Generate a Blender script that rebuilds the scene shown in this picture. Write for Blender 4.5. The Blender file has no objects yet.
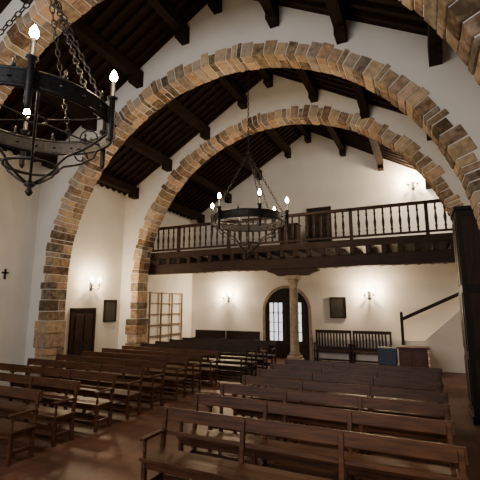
import bpy, bmesh, math, random
from mathutils import Vector, Matrix
random.seed(7)
CX=-4.15; XL=-10.2; XR=1.9; YB=16.3; YF=-5.0
R=5.58; TH=.34; RIDGE=10.1; SL=.59
ARCH_Y=[4.3,7.6,11.3]; ARCH_Z=[2.95,2.90,3.08]; AD=.55
def roofz(x): return RIDGE-SL*abs(x-CX)

# ---------------- materials
def mat(name, col, rough=.6, metal=0, col2=None, scale=(1,1,1), nscale=5, bump=0, bscale=40, emit=None, estr=0, island=False, detail=6, spec=.5):
    m=bpy.data.materials.new(name); m.use_nodes=True
    nt=m.node_tree; b=nt.nodes['Principled BSDF']
    b.inputs['Roughness'].default_value=rough; b.inputs['Metallic'].default_value=metal
    b.inputs['Specular IOR Level'].default_value=spec
    b.inputs['Base Color'].default_value=(*col,1)
    tc=nt.nodes.new('ShaderNodeTexCoord'); mp=nt.nodes.new('ShaderNodeMapping')
    mp.inputs['Scale'].default_value=scale
    nt.links.new(tc.outputs['Object'],mp.inputs['Vector'])
    if col2:
        n=nt.nodes.new('ShaderNodeTexNoise'); n.inputs['Scale'].default_value=nscale; n.inputs['Detail'].default_value=detail
        nt.links.new(mp.outputs[0],n.inputs['Vector'])
        r=nt.nodes.new('ShaderNodeValToRGB'); r.color_ramp.elements[0].position=.3; r.color_ramp.elements[1].position=.7
        r.color_ramp.elements[0].color=(*col,1); r.color_ramp.elements[1].color=(*col2,1)
        fac=n.outputs['Fac']; out=r.outputs[0]
        if island:
            g=nt.nodes.new('ShaderNodeNewGeometry'); mm=nt.nodes.new('ShaderNodeMath'); mm.operation='MULTIPLY_ADD'
            mm.inputs[1].default_value=.4
            m2=nt.nodes.new('ShaderNodeMath'); m2.operation='MULTIPLY'; m2.inputs[1].default_value=.6
            nt.links.new(fac,m2.inputs[0]); nt.links.new(g.outputs['Random Per Island'],mm.inputs[0]); nt.links.new(m2.outputs[0],mm.inputs[2])
            fac=mm.outputs[0]
            # per-stone hue: scramble the island value, tint pinkish / grey / ochre
            s1=nt.nodes.new('ShaderNodeMath'); s1.operation='MULTIPLY'; s1.inputs[1].default_value=17.3
            s2=nt.nodes.new('ShaderNodeMath'); s2.operation='FRACT'
            nt.links.new(g.outputs['Random Per Island'],s1.inputs[0]); nt.links.new(s1.outputs[0],s2.inputs[0])
            tr=nt.nodes.new('ShaderNodeValToRGB'); e=tr.color_ramp.elements
            tr.color_ramp.interpolation='CONSTANT'
            e[0].position=0; e[0].color=(1,.84,.74,1); e[1].position=.25; e[1].color=(.80,.82,.86,1)
            for p,c in((.5,(1,.95,.82,1)),(.75,(.72,.66,.58,1)),(.88,(1,.9,.9,1))):
                q=e.new(p); q.color=c
            nt.links.new(s2.outputs[0],tr.inputs[0])
            mx=nt.nodes.new('ShaderNodeMixRGB'); mx.blend_type='MULTIPLY'; mx.inputs[0].default_value=1
            nt.links.new(r.outputs[0],mx.inputs[1]); nt.links.new(tr.outputs[0],mx.inputs[2]); out=mx.outputs[0]
        nt.links.new(fac,r.inputs[0]); nt.links.new(out,b.inputs['Base Color'])
    if bump:
        n2=nt.nodes.new('ShaderNodeTexNoise'); n2.inputs['Scale'].default_value=bscale; n2.inputs['Detail'].default_value=5
        nt.links.new(mp.outputs[0],n2.inputs['Vector'])
        bp=nt.nodes.new('ShaderNodeBump'); bp.inputs['Strength'].default_value=bump; bp.inputs['Distance'].default_value=.02
        nt.links.new(n2.outputs['Fac'],bp.inputs['Height']); nt.links.new(bp.outputs[0],b.inputs['Normal'])
    if emit:
        b.inputs['Emission Color'].default_value=(*emit,1); b.inputs['Emission Strength'].default_value=estr
    return m
M_PL=mat('plaster',(.66,.63,.58),.9,col2=(.73,.70,.65),nscale=1.2,bump=.25,bscale=6,spec=.2)
M_ST=mat('arch_stone',(.11,.078,.048),.9,col2=(.54,.42,.29),nscale=9,bump=1,bscale=18,island=True,spec=.2)
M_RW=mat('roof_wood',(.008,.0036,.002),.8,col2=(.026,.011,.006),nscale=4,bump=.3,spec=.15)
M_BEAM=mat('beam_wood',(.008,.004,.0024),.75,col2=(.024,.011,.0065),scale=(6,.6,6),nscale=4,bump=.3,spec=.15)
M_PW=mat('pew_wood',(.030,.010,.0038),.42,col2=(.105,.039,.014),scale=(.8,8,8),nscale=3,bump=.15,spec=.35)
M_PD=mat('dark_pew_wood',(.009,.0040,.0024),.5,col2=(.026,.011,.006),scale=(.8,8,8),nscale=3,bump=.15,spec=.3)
M_BW=mat('balcony_wood',(.012,.005,.003),.6,col2=(.034,.014,.008),scale=(.8,6,6),nscale=3,bump=.2,spec=.25)
M_DW=mat('dark_door_wood',(.006,.0038,.003),.6,col2=(.014,.009,.006),scale=(6,6,.8),nscale=3,bump=.2,spec=.25)
M_DD=mat('door_wood',(.015,.007,.004),.6,col2=(.035,.016,.009),scale=(6,6,.8),nscale=3,bump=.2,spec=.25)
M_TAN=mat('tan_wood',(.10,.055,.026),.6,col2=(.17,.098,.048),scale=(4,4,1),nscale=4)
M_RED=mat('red_wood',(.05,.016,.008),.45,col2=(.10,.032,.016),scale=(1,6,6),nscale=4)
M_IR=mat('wrought_iron',(.010,.010,.012),.5,metal=.6,col2=(.03,.028,.028),nscale=30,bump=.2,bscale=60)
M_CS=mat('column_stone',(.20,.145,.10),.85,col2=(.36,.28,.20),nscale=8,bump=.6,bscale=20)
M_BULB=mat('bulb_glow',(1,.9,.7),.4,emit=(1,.78,.48),estr=90)
M_GL=mat('daylit_glass',(.8,.85,.9),.3,emit=(.9,.93,1),estr=1.3)
M_BLUE=mat('blue_cloth',(.04,.06,.10),.8,col2=(.06,.085,.14),nscale=10)
M_PAPER=mat('paper',(.05,.042,.035),.8,col2=(.018,.016,.014),nscale=12)
def floor_mat():
    m=bpy.data.materials.new('terracotta_tiles'); m.use_nodes=True; nt=m.node_tree; b=nt.nodes['Principled BSDF']
    tc=nt.nodes.new('ShaderNodeTexCoord'); br=nt.nodes.new('ShaderNodeTexBrick')
    br.offset=0.0; br.inputs['Scale'].default_value=1; br.inputs['Brick Width'].default_value=.33; br.inputs['Row Height'].default_value=.33
    br.inputs['Mortar Size'].default_value=.008; br.inputs['Color1'].default_value=(.17,.072,.042,1); br.inputs['Color2'].default_value=(.125,.054,.033,1)
    br.inputs['Mortar'].default_value=(.075,.040,.028,1)
    nt.links.new(tc.outputs['Object'],br.inputs['Vector'])
    n=nt.nodes.new('ShaderNodeTexNoise'); n.inputs['Scale'].default_value=1.3; n.inputs['Detail'].default_value=8; n.inputs['Roughness'].default_value=.65
    nt.links.new(tc.outputs['Object'],n.inputs['Vector'])
    rr=nt.nodes.new('ShaderNodeValToRGB'); rr.color_ramp.elements[0].position=.35; rr.color_ramp.elements[1].position=.65
    rr.color_ramp.elements[0].color=(.4,.4,.4,1)
    nt.links.new(n.outputs['Fac'],rr.inputs[0])
    mx=nt.nodes.new('ShaderNodeMixRGB'); mx.blend_type='MULTIPLY'; mx.inputs[0].default_value=.8
    nt.links.new(br.outputs[0],mx.inputs[1]); nt.links.new(rr.outputs[0],mx.inputs[2])
    nt.links.new(mx.outputs[0],b.inputs['Base Color']); b.inputs['Roughness'].default_value=.5; b.inputs['Specular IOR Level'].default_value=.35
    return m
M_FL=floor_mat()

# ---------------- mesh builder
class MB:
    def __init__(s): s.v=[]; s.f=[]; s.m=[]; s.mats=[]; s.sm=[]
    def mi(s,m):
        if m not in s.mats: s.mats.append(m)
        return s.mats.index(m)
    def add(s,vs,fs,m,smooth=False):
        o=len(s.v); s.v+= [tuple(v) for v in vs]; k=s.mi(m)
        for f in fs: s.f.append([i+o for i in f]); s.m.append(k); s.sm.append(smooth)
    def hexa(s,p,m):
        s.add(p,[(3,2,1,0),(4,5,6,7),(0,1,5,4),(1,2,6,5),(2,3,7,6),(3,0,4,7)],m)
    def box(s,x0,x1,y0,y1,z0,z1,m):
        s.hexa([(x0,y0,z0),(x1,y0,z0),(x1,y1,z0),(x0,y1,z0),(x0,y0,z1),(x1,y0,z1),(x1,y1,z1),(x0,y1,z1)],m)
    def beam(s,a,b,w,h,m,up=(0,0,1)):
        a=Vector(a);b=Vector(b);d=(b-a).normalized();r=d.cross(Vector(up))
        if r.length<1e-4: r=d.cross(Vector((0,1,0)))
        r.normalize();u=r.cross(d)
        P=[]
        for zz in(-h/2,h/2):
            P+= [a-r*w/2+u*zz,a+r*w/2+u*zz,b+r*w/2+u*zz,b-r*w/2+u*zz]
        s.hexa(P,m)
    def lathe(s,c,prof,m,n=12,smooth=True):
        vs=[];fs=[]
        for r,z in prof:
            for i in range(n):
                a=2*math.pi*i/n; vs.append((c[0]+r*math.cos(a),c[1]+r*math.sin(a),c[2]+z))
        for j in range(len(prof)-1):
            for i in range(n):
                k=(i+1)%n; fs.append((j*n+i,j*n+k,(j+1)*n+k,(j+1)*n+i))
        fs.append(tuple(range(n))[::-1]); fs.append(tuple((len(prof)-1)*n+i for i in range(n)))
        s.add(vs,fs,m,smooth)
    def tube(s,pts,r,m,n=6,closed=False):
        pts=[Vector(p) for p in pts];N=len(pts);vs=[];fs=[];prev=None
        for i,p in enumerate(pts):
            if closed: d=pts[(i+1)%N]-pts[i-1]
            else: d=pts[min(i+1,N-1)]-pts[max(i-1,0)]
            d.normalize()
            if prev is None: u=d.orthogonal().normalized()
            else:
                u=prev-d*prev.dot(d); u.normalize()
            prev=u; w=d.cross(u); rr=r[i] if isinstance(r,list) else r
            for k in range(n):
                a=2*math.pi*k/n; vs.append(p+(u*math.cos(a)+w*math.sin(a))*rr)
        for i in range(N if closed else N-1):
            j=(i+1)%N
            for k in range(n):
                l=(k+1)%n; fs.append((i*n+k,i*n+l,j*n+l,j*n+k))
        if not closed:
            fs.append(tuple(range(n))[::-1]); fs.append(tuple((N-1)*n+k for k in range(n)))
        s.add(vs,fs,m,True)
    def chain(s,a,b,m,ll=.085,w=.022,t=.007):
        a=Vector(a);b=Vector(b);L=(b-a).length;n=max(1,int(L/(ll*.78)));d=(b-a).normalized()
        u=d.orthogonal().normalized();w2=d.cross(u)
        for i in range(n):
            c=a+(b-a)*((i+.5)/n); q=u if i%2 else w2; P=[]
            for k in range(10):
                an=2*math.pi*k/10; P.append(c+d*math.cos(an)*ll/2+q*math.sin(an)*w)
            s.tube(P,t,m,5,True)
    def make(s,name,bevel=0,parent=None,loc=(0,0,0)):
        me=bpy.data.meshes.new(name); me.from_pydata(s.v,[],s.f)
        for m in s.mats: me.materials.append(m)
        for p,k,q in zip(me.polygons,s.m,s.sm): p.material_index=k; p.use_smooth=q
        bm=bmesh.new(); bm.from_mesh(me); bmesh.ops.recalc_face_normals(bm,faces=bm.faces)
        if bevel: bmesh.ops.bevel(bm,geom=[e for e in bm.edges],offset=bevel,segments=1,affect='EDGES',clamp_overlap=True)
        bm.to_mesh(me); bm.free()
        o=bpy.data.objects.new(name,me); bpy.context.scene.collection.objects.link(o); o.location=loc
        if parent: o.parent=parent
        return o
def empty(name,loc=(0,0,0)):
    o=bpy.data.objects.new(name,None); bpy.context.scene.collection.objects.link(o); o.location=loc; return o
def plight(name,loc,e,col=(1,.74,.46),r=.05,parent=None):
    l=bpy.data.lights.new(name,'POINT'); l.energy=e; l.color=col; l.shadow_soft_size=r
    o=bpy.data.objects.new(name,l); bpy.context.scene.collection.objects.link(o); o.location=loc
    if parent: o.parent=parent
    return o

# ---------------- shell
b=MB(); b.box(XL-.4,XR+.4,YF-.4,YB+.4,-.3,0,M_FL); b.make('floor')
b=MB(); b.box(XL-.4,XL,YF-.4,YB+.4,0,roofz(XL),M_PL); b.make('wall_left')
b=MB(); b.box(XR,XR+.4,YF-.4,YB+.4,0,roofz(XR),M_PL); b.make('wall_right')
def gable(name,y0,y1):
    b=MB(); P=[(XL,0),(XR,0),(XR,roofz(XR)),(CX,RIDGE),(XL,roofz(XL))]
    vs=[(x,y0,z) for x,z in P]+[(x,y1,z) for x,z in P]
    fs=[(0,1,2,3,4),(9,8,7,6,5)]+[(i,(i+1)%5,(i+1)%5+5,i+5) for i in range(5)]
    b.add(vs,fs,M_PL); return b.make(name)
gable('wall_back',YB,YB+.4); gable('wall_front',YF-.4,YF)

# roof
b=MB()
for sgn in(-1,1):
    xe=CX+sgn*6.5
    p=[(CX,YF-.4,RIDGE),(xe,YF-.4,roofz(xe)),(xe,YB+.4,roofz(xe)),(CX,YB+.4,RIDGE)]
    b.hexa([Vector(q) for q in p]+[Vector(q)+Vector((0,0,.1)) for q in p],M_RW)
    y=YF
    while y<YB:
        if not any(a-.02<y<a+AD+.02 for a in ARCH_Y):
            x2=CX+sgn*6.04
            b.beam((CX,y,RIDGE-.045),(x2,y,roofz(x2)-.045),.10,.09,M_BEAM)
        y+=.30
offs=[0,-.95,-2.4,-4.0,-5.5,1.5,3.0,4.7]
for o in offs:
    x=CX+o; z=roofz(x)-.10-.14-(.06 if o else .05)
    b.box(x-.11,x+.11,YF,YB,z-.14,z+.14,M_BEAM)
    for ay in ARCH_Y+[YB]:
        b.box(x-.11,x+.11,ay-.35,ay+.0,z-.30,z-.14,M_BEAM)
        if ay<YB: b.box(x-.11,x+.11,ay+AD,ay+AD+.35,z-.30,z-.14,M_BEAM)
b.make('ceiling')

# ---------------- arches
def arch(y0,ZC):
    e=empty('stone_arch')
    ri=R-TH+.02
    b=MB(); n=64
    arc=[(CX+ri*math.cos(math.pi*i/n),ZC+ri*math.sin(math.pi*i/n)) for i in range(n+1)]
    for yy in(y0,y0+AD):
        for i in range(n):
            (x1,z1),(x2,z2)=arc[i],arc[i+1]
            b.add([(x1,yy,z1),(x2,yy,z2),(x2,yy,roofz(x2)),(x1,yy,roofz(x1))],[(0,1,2,3)],M_PL)
        for xa,xb in((XL,CX-ri),(CX+ri,XR)):
            b.add([(xa,yy,0),(xb,yy,0),(xb,yy,roofz(xb)),(xa,yy,roofz(xa))],[(0,1,2,3)],M_PL)
    path=[(CX+ri,0)]+arc+[(CX-ri,0)]
    for i in range(len(path)-1):
        (x1,z1),(x2,z2)=path[i],path[i+1]
        b.add([(x1,y0,z1),(x2,y0,z2),(x2,y0+AD,z2),(x1,y0+AD,z1)],[(0,1,2,3)],M_PL)
    b.make('spandrel_wall',parent=e)
    b=MB(); a=.0
    def splits():
        q=random.random()
        if q<.35: return [(0,1)]
        t=random.uniform(.35,.65); return [(0,t),(t,1)]
    while a<math.pi:
        da=random.uniform(.12,.32)/R
        if a+da>math.pi-.03: da=math.pi-a
        g=.010/R
        for t0,t1 in splits():
            r0=R-TH+random.uniform(-.014,.010); r1=R+random.uniform(-.08,.06)
            ya=y0-.012-random.uniform(0,.014)+t0*(AD+.03)+(.009 if t0 else 0); yb=y0-.012+t1*(AD+.03)-(.009 if t1<1 else 0)
            P=[]; j1=random.uniform(-.009,.009)/R; j2=random.uniform(-.009,.009)/R
            for yy in(ya,yb):
                for ang,rr in((a+g,r0),(a+da-g,r0),(a+da-g+j1,r1+random.uniform(-.02,.02)),(a+g+j2,r1)):
                    P.append((CX+rr*math.cos(ang),yy,ZC+rr*math.sin(ang)))
            b.hexa(P,M_ST)
        a+=da
    for sgn in(-1,1):
        z=0
        while z<ZC:
            h=random.uniform(.20,.40)
            if z+h>ZC-.12: h=ZC-z
            ex=.07 if z<1.75 else 0
            for t0,t1 in splits():
                xi=CX+sgn*(R-TH-ex+random.uniform(-.008,.012)); xo=CX+sgn*(R+ex+random.uniform(-.07,.08))
                ya=y0-.015-ex*.5+t0*(AD+.03+ex*.5)+(.006 if t0 else 0); yb=y0-.015+t1*(AD+.03)-(.006 if t1<1 else 0)
                if t0==0 and t1<1: yb=y0-.015-ex*.5+t1*(AD+.03+ex*.5)-.006
                b.box(min(xi,xo),max(xi,xo),ya,yb,z+.008,z+h-.008,M_ST)
            z+=h
    b.make('voussoirs',bevel=.014,parent=e)
for y,zc in zip(ARCH_Y,ARCH_Z): arch(y,zc)

# ---------------- pews
def pew_mesh(name,L,W):
    b=MB(); h=L/2
    b.beam((-h-.02,.06,.86),(h+.02,.06,.86),.035,.15,W,up=(0,.12,1))
    b.beam((-h,.035,.64),(h,.035,.64),.022,.05,W,up=(0,.12,1))
    b.box(-h-.02,h+.02,-.40,.01,.42,.46,W)
    b.box(-h,h,-.37,-.34,.34,.42,W)
    b.box(-h,h,-.02,.01,.10,.16,W)
    b.box(-h,h,-.37,-.345,.10,.15,W)
    xs=[-h+.03,-h/3,h/3,h-.03]
    for x in xs:
        b.beam((x,-.01,0),(x,-.005,.45),.055,.06,W); b.beam((x,-.005,.45),(x,.05,.92),.055,.045,W,up=(0,1,0))
        b.box(x-.0275,x+.0275,-.385,-.33,0,.42,W)
        b.box(x-.018,x+.018,-.35,-.02,.12,.18,W); b.box(x-.018,x+.018,-.35,-.02,.35,.42,W)
    for x in(xs[0],xs[-1]):
        b.lathe((x,-.358,.46),[(.024,0),(.02,.02),(.028,.06),(.018,.10),(.026,.15),(.024,.20)],W,8)
        b.box(x-.035,x+.035,-.42,.03,.655,.69,W)
    return b.make(name,bevel=.005)
def pew_row(name,L,W,spots):
    o=pew_mesh(name,L,W); me=o.data; first=True
    for x,y in spots:
        if first: q=o; first=False
        else:
            q=bpy.data.objects.new(name,me); bpy.context.scene.collection.objects.link(q)
        q.location=(x+random.uniform(-.04,.04),y+random.uniform(-.03,.03),0); q.rotation_euler[2]=random.uniform(-.006,.006)
pew_row('church_pew',3.42,M_PW,[(-1.48,4.36+.84*k) for k in range(7)])
pew_row('church_pew',3.6,M_PW,[(-7.3,4.33+.84*k) for k in range(8)])
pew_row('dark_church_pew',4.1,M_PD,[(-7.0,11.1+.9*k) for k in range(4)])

# ---------------- balcony
e=empty('choir_balcony')
YR=12.05
b=MB()
b.box(XL,XR,YR-.1,YB,4.08,4.2,M_BW)
b.box(XL,XR,YR-.16,YR+.1,4.0,4.22,M_BW)
b.box(XL,XR,YR-.05,YR+.25,3.42,3.78,M_BW)
x=XL+.3
while x<XR:
    b.box(x-.07,x+.07,YR-.14,YB,3.78,4.0,M_BW); x+=.45
b.make('deck_and_joists',bevel=.008,parent=e)
b=MB()
b.box(XL,XR,YR-.06,YR+.04,5.14,5.23,M_BW)
b.box(XL,XR,YR-.05,YR+.03,4.30,4.36,M_BW)
prof=[(.028,0),(.028,.08),(.042,.12),(.026,.17),(.038,.27),(.046,.36),(.030,.48),(.024,.56),(.038,.62),(.028,.68),(.030,.78)]
x=XL+.15;i=0
while x<XR:
    if i%9==8: b.box(x-.05,x+.05,YR-.06,YR+.04,4.2,5.2,M_BW)
    else: b.lathe((x,YR-.01,4.36),prof,M_BW,8)
    x+=.235;i+=1
b.make('balustrade',parent=e)
cx=-3.75; cy=YR+.1
b=MB()
b.box(cx-.24,cx+.24,cy-.24,cy+.24,0,.6,M_CS); b.box(cx-.2,cx+.2,cy-.2,cy+.2,.6,.7,M_CS)
b.make('column_base',bevel=.02,parent=e)
b=MB(); b.lathe((cx,cy,.70),[(.17,0),(.17,.06),(.14,.1),(.135,1.2),(.125,2.13),(.15,2.18),(.13,2.22),(.18,2.32),(.18,2.38)],M_CS,20); b.make('column_shaft',parent=e)
b=MB(); b.box(cx-.2,cx+.2,cy-.2,cy+.2,3.08,3.2,M_CS)
P=[(-.85,3.42),(-.85,3.34),(-.62,3.27),(-.5,3.2),(.5,3.2),(.62,3.27),(.85,3.34),(.85,3.42)]
b.add([(cx+px,cy-.13,pz) for px,pz in P]+[(cx+px,cy+.13,pz) for px,pz in P],[tuple(range(8)),tuple(range(15,7,-1))]+[(i,(i+1)%8,(i+1)%8+8,i+8) for i in range(8)],M_BW)
b.make('column_capital',parent=e)

# ---------------- chandeliers
def chandelier(x,y,z,base,angs,unlit,e_each,Rr=1.0):
    E=empty('wrought_iron_chandelier',(x,y,z))
    b=MB(); n=48
    P=[];F=[]
    for r,zz in((Rr-.012,-.09),(Rr+.012,-.09),(Rr+.012,.09),(Rr-.012,.09)):
        for i in range(n):
            a=2*math.pi*i/n; P.append((r*math.cos(a),r*math.sin(a),zz))
    for j in range(4):
        for i in range(n):
            k=(i+1)%n; jj=(j+1)%4; F.append((j*n+i,j*n+k,jj*n+k,jj*n+i))
    b.add(P,F,M_IR)
    for zz in(-.09,.09):
        b.tube([(Rr*math.cos(2*math.pi*i/n),Rr*math.sin(2*math.pi*i/n),zz) for i in range(n)],.022,M_IR,6,True)
    for i in range(24):
        a=2*math.pi*(i+.5)/24
        for rr in (Rr+.015,Rr-.015): b.lathe((rr*math.cos(a),rr*math.sin(a),-.02),[(.001,0),(.022,.01),(.022,.03),(.001,.04)],M_IR,6)
    for i in range(12):
        a=2*math.pi*(i+.5)/12+base; px,py=Rr*math.cos(a),Rr*math.sin(a)
        b.lathe((px,py,.10),[(.012,0),(.03,.03),(.012,.06),(.022,.09),(.003,.13)],M_IR,6)
    hub=1.85
    for k in range(6):
        a=base+math.pi/6+k*math.pi/3
        c,s_=math.cos(a),math.sin(a)
        if k in(0,1,2,4): b.chain((Rr*c,Rr*s_,.10),(.04*c,.04*s_,hub),M_IR,.11,.028,.009)
    b.tube([(.07*math.cos(t*math.pi/6),0,hub+.05+.07*math.sin(t*math.pi/6)) for t in range(12)],.012,M_IR,6,True)
    b.chain((0,0,hub+.1),(0,0,9.62-z),M_IR,.10,.024,.008)
    for k in range(6):
        a=base+k*math.pi/3; c,s_=math.cos(a),math.sin(a)
        pr=[(Rr,-.08),(Rr-.04,-.22),(Rr-.22,-.36),(.60,-.42),(.42,-.5),(.32,-.6),(.28,-.68),(.15,-.78),(.05,-.84)]
        b.tube([(r*c,r*s_,q) for r,q in pr],.016,M_IR,6)
        sc=[( .66+.13*math.cos(t*.6)*(1-t*.06), -.27+.13*math.sin(t*.6)*(1-t*.06)) for t in range(12)]
        b.tube([(r*c,r*s_,q) for r,q in sc],.011,M_IR,5)
        b.tube([(r*c,r*s_,q) for r,q in [(Rr,0),(.6,-.02),(.12,-.02)]],.011,M_IR,5)
    b.tube([(.30*math.cos(i*math.pi/12),.30*math.sin(i*math.pi/12),-.63) for i in range(24)],.020,M_IR,6,True)
    b.tube([(.12*math.cos(i*math.pi/8),.12*math.sin(i*math.pi/8),-.02) for i in range(16)],.014,M_IR,6,True)
    b.lathe((0,0,-1.0),[(.005,0),(.03,.02),(.048,.05),(.03,.08),(.02,.1),(.065,.13),(.065,.16),(.02,.2)],M_IR,12)
    b.make('iron_frame',parent=E)
    for i,ang in enumerate(angs):
        a=base+math.radians(ang); c,s_=math.cos(a),math.sin(a); px,py=(Rr+.055)*c,(Rr+.055)*s_
        b=MB()
        b.lathe((px,py,-.36),[(.006,0),(.03,.03),(.036,.06),(.036,.54),(.065,.55),(.065,.57),(.030,.58),(.030,.78)],M_IR,12)
        b.lathe((px,py,.42),[(.014,0),(.03,.02),(.048,.055),(.044,.09),(.022,.135),(.003,.165)],M_BULB if not i in unlit else M_IR,10)
        b.make('candle_lamp',parent=E)
        if i not in unlit: plight('candle_light',(px,py,.68),e_each,parent=E,r=.04)
x,y=CX-.04,2.98; chandelier(x,y,4.54,math.atan2(-y,-x),[-5,54,116,187,238,296],{2},32,.93)
x,y=CX+.05,9.35; chandelier(x,y,4.5,math.atan2(-y,-x),[15,75,135,195,255,315],set(),36,1.0)

# ---------------- sconces
def sconce(loc,nrm,e_):
    E=empty('wall_sconce',loc); n=Vector(nrm); t=Vector((-n.y,n.x,0)); b=MB()
    def P(o,s_,z): v=n*o+t*s_; return (v.x,v.y,z)
    b.beam(P(.012,0,-.22),P(.012,0,.12),.12,.024,M_IR,up=n)
    for s_ in(-1,1):
        b.tube([P(.02,0,-.1),P(.12,.06*s_,-.17),P(.22,.14*s_,-.15),P(.22,.17*s_,-.05)],.015,M_IR)
        q=P(.22,.17*s_,-.06); b.lathe(q,[(.01,0),(.075,.015),(.075,.03),(.028,.035),(.028,.13)],M_IR,10)
        b.lathe((q[0],q[1],q[2]+.13),[(.012,0),(.035,.02),(.055,.05),(.046,.10),(.02,.14),(.003,.16)],M_BULB,10)
        plight('sconce_light',P(.32,.17*s_,.14),e_,parent=E,r=.05)
    b.make('bracket',parent=E)
sconce((-8.18,YB,2.6),(0,-1,0),140)
sconce((-1.89,YB,2.68),(0,-1,0),160)
sconce((0,YB,6.98),(0,-1,0),250)
sconce((XL,9.83,2.95),(1,0,0),80)

# ---------------- doors etc
b=MB()
b.box(XL,XL+.05,9.12,10.0,0,2.08,M_DD)
for z0,z1 in((.15,.95),(1.08,1.95)):
    for ya,yb in((9.22,9.52),(9.6,9.9)): b.box(XL+.05,XL+.075,ya,yb,z0,z1,M_DD)
for ya,yb in((9.04,9.12),(10.0,10.08)): b.box(XL,XL+.08,ya,yb,0,2.16,M_DW)
b.box(XL,XL+.08,9.04,10.08,2.08,2.16,M_DW)
b.lathe((XL+.1,9.2,1.0),[(.01,-.02),(.03,0),(.01,.02)],M_IR,8)
b.make('door_1',bevel=.006)
def board(name,c,axis,w,h):
    b=MB(); x,y,z=c
    if axis=='x':
        b.box(x,x+.03,y-w/2,y+w/2,z-h/2,z+h/2,M_PAPER)
        for s_ in(-1,1):
            b.box(x,x+.05,y+s_*w/2-.03,y+s_*w/2+.03,z-h/2-.03,z+h/2+.03,M_DW); b.box(x,x+.05,y-w/2,y+w/2,z+s_*h/2-.03,z+s_*h/2+.03,M_DW)
    else:
        b.box(x-w/2,x+w/2,y-.03,y,z-h/2,z+h/2,M_PAPER)
        for s_ in(-1,1):
            b.box(x+s_*w/2-.03,x+s_*w/2+.03,y-.05,y,z-h/2-.03,z+h/2+.03,M_DW); b.box(x-w/2,x+w/2,y-.05,y,z+s_*h/2-.03,z+s_*h/2+.03,M_DW)
    b.make(name)
board('framed_picture',(XL,10.78,2.05),'x',.56,.72)
board('notice_board',(-3.15,YB-.002,2.15),'y',.6,.8)
b=MB()
b.box(XL,XL+.03,6.76,6.80,2.94,3.22,M_DW); b.box(XL,XL+.03,6.69,6.87,3.1,3.14,M_DW)
b.make('wall_cross')
E=empty('door_2'); dx=-5.35; hw=.98; zs=2.0
b=MB(); n=20
outer=[(dx-hw-.12,0)]+[(dx-(hw+.12)*math.cos(math.pi*i/n),zs+(hw+.12)*math.sin(math.pi*i/n)) for i in range(n+1)]+[(dx+hw+.12,0)]
inner=[(dx-hw,0)]+[(dx-hw*math.cos(math.pi*i/n),zs+hw*math.sin(math.pi*i/n)) for i in range(n+1)]+[(dx+hw,0)]
for i in range(len(outer)-1):
    P=[outer[i],outer[i+1],inner[i+1],inner[i]]
    b.hexa([(p[0],YB-.10,p[1]) for p in P]+[(p[0],YB,p[1]) for p in P],M_CS)
b.make('door_surround',parent=E)
b=MB()
P=inner; N=len(P)
b.add([(p[0],YB-.05,p[1]) for p in P]+[(p[0],YB,p[1]) for p in P],[tuple(range(N)),tuple(range(2*N-1,N-1,-1))]+[(i,(i+1)%N,(i+1)%N+N,i+N) for i in range(N)],M_DD)
for k in range(9):
    xx=dx-hw+.1+k*(2*hw-.2)/8; zt=zs+math.sqrt(max(0,hw*hw-(xx-dx)**2))-.06
    b.box(xx-.012,xx+.012,YB-.07,YB-.05,.05,zt,M_DW)
b.box(dx-.04,dx+.04,YB-.09,YB-.05,0,zs+hw-.03,M_DW)
for z in(.5,1.9): b.box(dx-hw+.03,dx+hw-.03,YB-.08,YB-.05,z,z+.1,M_DW)
b.make('door_leaves',parent=E)
b=MB()
for xa,xb in((dx-.76,dx-.62),(dx-.55,dx-.41),(dx-.34,dx-.20),(dx+.30,dx+.42),(dx+.54,dx+.66)):
    b.box(xa,xb,YB-.085,YB-.05,.75,2.35,M_GL)
    for z in(1.1,1.5,1.9): b.box(xa,xb,YB-.095,YB-.085,z,z+.03,M_DW)
b.make('door_glass',parent=E)
b=MB(); x0,x1=-4.25,-3.35
b.box(x0,x1,YB-.05,YB,4.22,6.35,M_DW)
for xa in(x0-.08,x1): b.box(xa,xa+.08,YB-.09,YB,4.22,6.45,M_DD)
b.box(x0-.08,x1+.08,YB-.09,YB,6.35,6.45,M_DD)
for z in(4.35,5.05,5.75): b.box(x0+.1,x1-.1,YB-.07,YB-.05,z,z+.5,M_DD)
b.make('door_3',bevel=.006)
b=MB(); b.box(-4.9,-4.2,14.2,14.7,4.2,5.35,M_DD); b.box(-4.95,-4.15,14.15,14.75,5.35,5.4,M_DD)
for xa in(-4.85,-4.53): b.box(xa,xa+.28,14.17,14.2,4.35,5.2,M_BW)
b.make('wooden_cabinet',bevel=.006)
b=MB(); xx=XL+.06
for i in range(4): y=12.95+i*.78; b.box(xx,xx+.06,y-.035,y+.035,0,2.8,M_TAN)
for j in range(7): z=.1+j*.443; b.box(xx+.005,xx+.05,12.92,15.33,z-.025,z+.025,M_TAN)
b.make('wooden_lattice_screen',bevel=.005)
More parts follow.
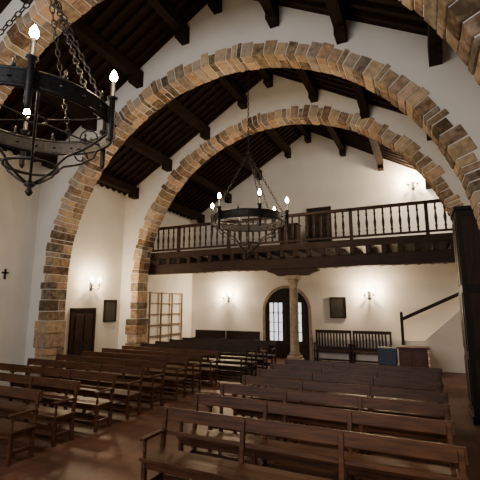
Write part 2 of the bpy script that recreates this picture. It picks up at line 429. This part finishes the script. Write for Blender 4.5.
def wall_bench(x0,x1,h=1.25,slats=True):
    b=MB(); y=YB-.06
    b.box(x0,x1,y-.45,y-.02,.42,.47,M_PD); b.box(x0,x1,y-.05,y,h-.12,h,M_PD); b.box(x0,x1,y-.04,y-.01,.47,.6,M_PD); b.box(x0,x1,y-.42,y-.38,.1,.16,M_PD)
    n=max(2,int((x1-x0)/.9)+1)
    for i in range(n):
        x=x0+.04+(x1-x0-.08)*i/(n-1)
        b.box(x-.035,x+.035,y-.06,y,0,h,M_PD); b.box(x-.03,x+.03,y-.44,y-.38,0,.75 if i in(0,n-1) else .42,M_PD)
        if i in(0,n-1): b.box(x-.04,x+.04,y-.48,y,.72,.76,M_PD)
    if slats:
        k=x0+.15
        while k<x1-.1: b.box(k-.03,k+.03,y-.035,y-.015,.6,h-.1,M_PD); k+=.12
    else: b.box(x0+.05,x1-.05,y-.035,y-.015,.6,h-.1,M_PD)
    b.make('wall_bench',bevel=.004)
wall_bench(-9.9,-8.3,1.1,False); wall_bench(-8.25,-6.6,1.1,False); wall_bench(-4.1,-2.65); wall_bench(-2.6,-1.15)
E=empty('balcony_staircase')
b=MB(); b.box(-.85,XR,15.42,YB,0,.85,M_PL)
for i in range(5): b.box(-.85,.1,15.42-(5-i)*.27,15.42-(4-i)*.27,0,.17*(i+1)-.02,M_PL)
for i in range(9):
    x0=.1+i*.2; b.box(x0,x0+.2,15.55,YB,.85,.85+.19*(i+1),M_PL)
P=[(-.85,.85),(XR,.85),(XR,2.78),(.0,1.02),(-.85,1.0)]
b.add([(px,15.42,pz) for px,pz in P]+[(px,15.55,pz) for px,pz in P],[(0,1,2,3,4),(9,8,7,6,5)]+[(i,(i+1)%5,(i+1)%5+5,i+5) for i in range(5)],M_PL)
b.make('steps',parent=E)
b=MB(); b.box(-.76,-.66,15.3,15.4,.85,1.92,M_BW); b.lathe((-.71,15.35,1.92),[(.04,0),(.055,.04),(.03,.09),(.003,.11)],M_BW,10)
b.beam((-.7,15.35,1.75),(1.85,15.35,2.95),.08,.12,M_BW)
b.make('handrail',bevel=.005,parent=E)
b=MB(); cx0=-.75
b.box(cx0,cx0+.8,13.0,13.5,.12,.95,M_RED); b.box(cx0-.05,cx0+.85,12.95,13.55,.95,1.0,M_RED)
for xa in(cx0+.03,cx0+.42): b.box(xa+.02,xa+.33,12.98,13.0,.2,.88,M_RED)
for xa in(cx0,cx0+.74):
    for ya in(13.0,13.44): b.box(xa,xa+.06,ya,ya+.06,0,.12,M_RED)
b.make('wooden_chest',bevel=.008)
b=MB()
for xa in(-1.32,-.9):
    for ya in(13.05,13.45): b.box(xa,xa+.05,ya,ya+.05,0,.88,M_BW)
b.box(-1.34,-.83,13.03,13.52,.88,.93,M_BW); b.box(-1.36,-.82,13.01,13.54,.45,.945,M_BLUE)
b.make('cloth_covered_table',bevel=.006)
E=empty('wooden_door_vestibule'); x0=.76;ya=9.0;yb=9.95
b=MB(); b.box(x0,XR-.01,ya,yb,0,4.2,M_DW); b.box(x0-.03,XR-.01,ya-.03,yb+.03,4.2,4.28,M_DW); b.box(x0-.03,XR-.01,ya-.03,yb+.03,0,.15,M_DW)
for z0,z1 in((.3,1.2),(1.35,2.5),(2.65,4.05)):
    b.box(x0-.02,x0,ya+.1,ya+.43,z0,z1,M_DD); b.box(x0-.02,x0,ya+.52,yb-.1,z0,z1,M_DD)
    b.box(x0+.1,x0+.5,ya-.02,ya,z0,z1,M_DD); b.box(x0+.6,x0+1.0,ya-.02,ya,z0,z1,M_DD)
b.make('panelled_box',bevel=.006,parent=E)

# ---------------- lights
def area(name,loc,tgt,sx,sy,e_,col):
    l=bpy.data.lights.new(name,'AREA'); l.shape='RECTANGLE'; l.size=sx; l.size_y=sy; l.energy=e_; l.color=col
    o=bpy.data.objects.new(name,l); bpy.context.scene.collection.objects.link(o); o.location=loc
    o.rotation_euler=(Vector(tgt)-Vector(loc)).to_track_quat('-Z','Y').to_euler()
area('window_daylight',(-4.2,-4.5,5.0),(-5,10,5.2),5,3,520,(.94,.96,1))
area('balcony_fill',(1.75,14.2,6.0),(-8,15,6.2),1.2,1.2,120,(1,.88,.72))  # added warm fill brightening the space above the balcony; no window modelled here
l=bpy.data.lights.new('side_window_beam','SPOT'); l.energy=750; l.color=(1,.8,.56); l.spot_size=math.radians(30); l.spot_blend=.8; l.shadow_soft_size=.25
o=bpy.data.objects.new('side_window_beam',l); bpy.context.scene.collection.objects.link(o); o.location=(1.6,1.0,5.0)
o.rotation_euler=(Vector((-.5,4.7,.8))-o.location).to_track_quat('-Z','Y').to_euler()
w=bpy.data.worlds.new('world'); bpy.context.scene.world=w; w.use_nodes=True
w.node_tree.nodes['Background'].inputs[0].default_value=(.6,.7,.9,1); w.node_tree.nodes['Background'].inputs[1].default_value=.3
# ---------------- camera
c=bpy.data.cameras.new('camera'); c.lens=28.9; c.sensor_width=36
co=bpy.data.objects.new('camera',c); bpy.context.scene.collection.objects.link(co)
co.location=(0,0,2.25); co.rotation_euler=(math.radians(99.6),0,math.radians(25)); bpy.context.scene.camera=co
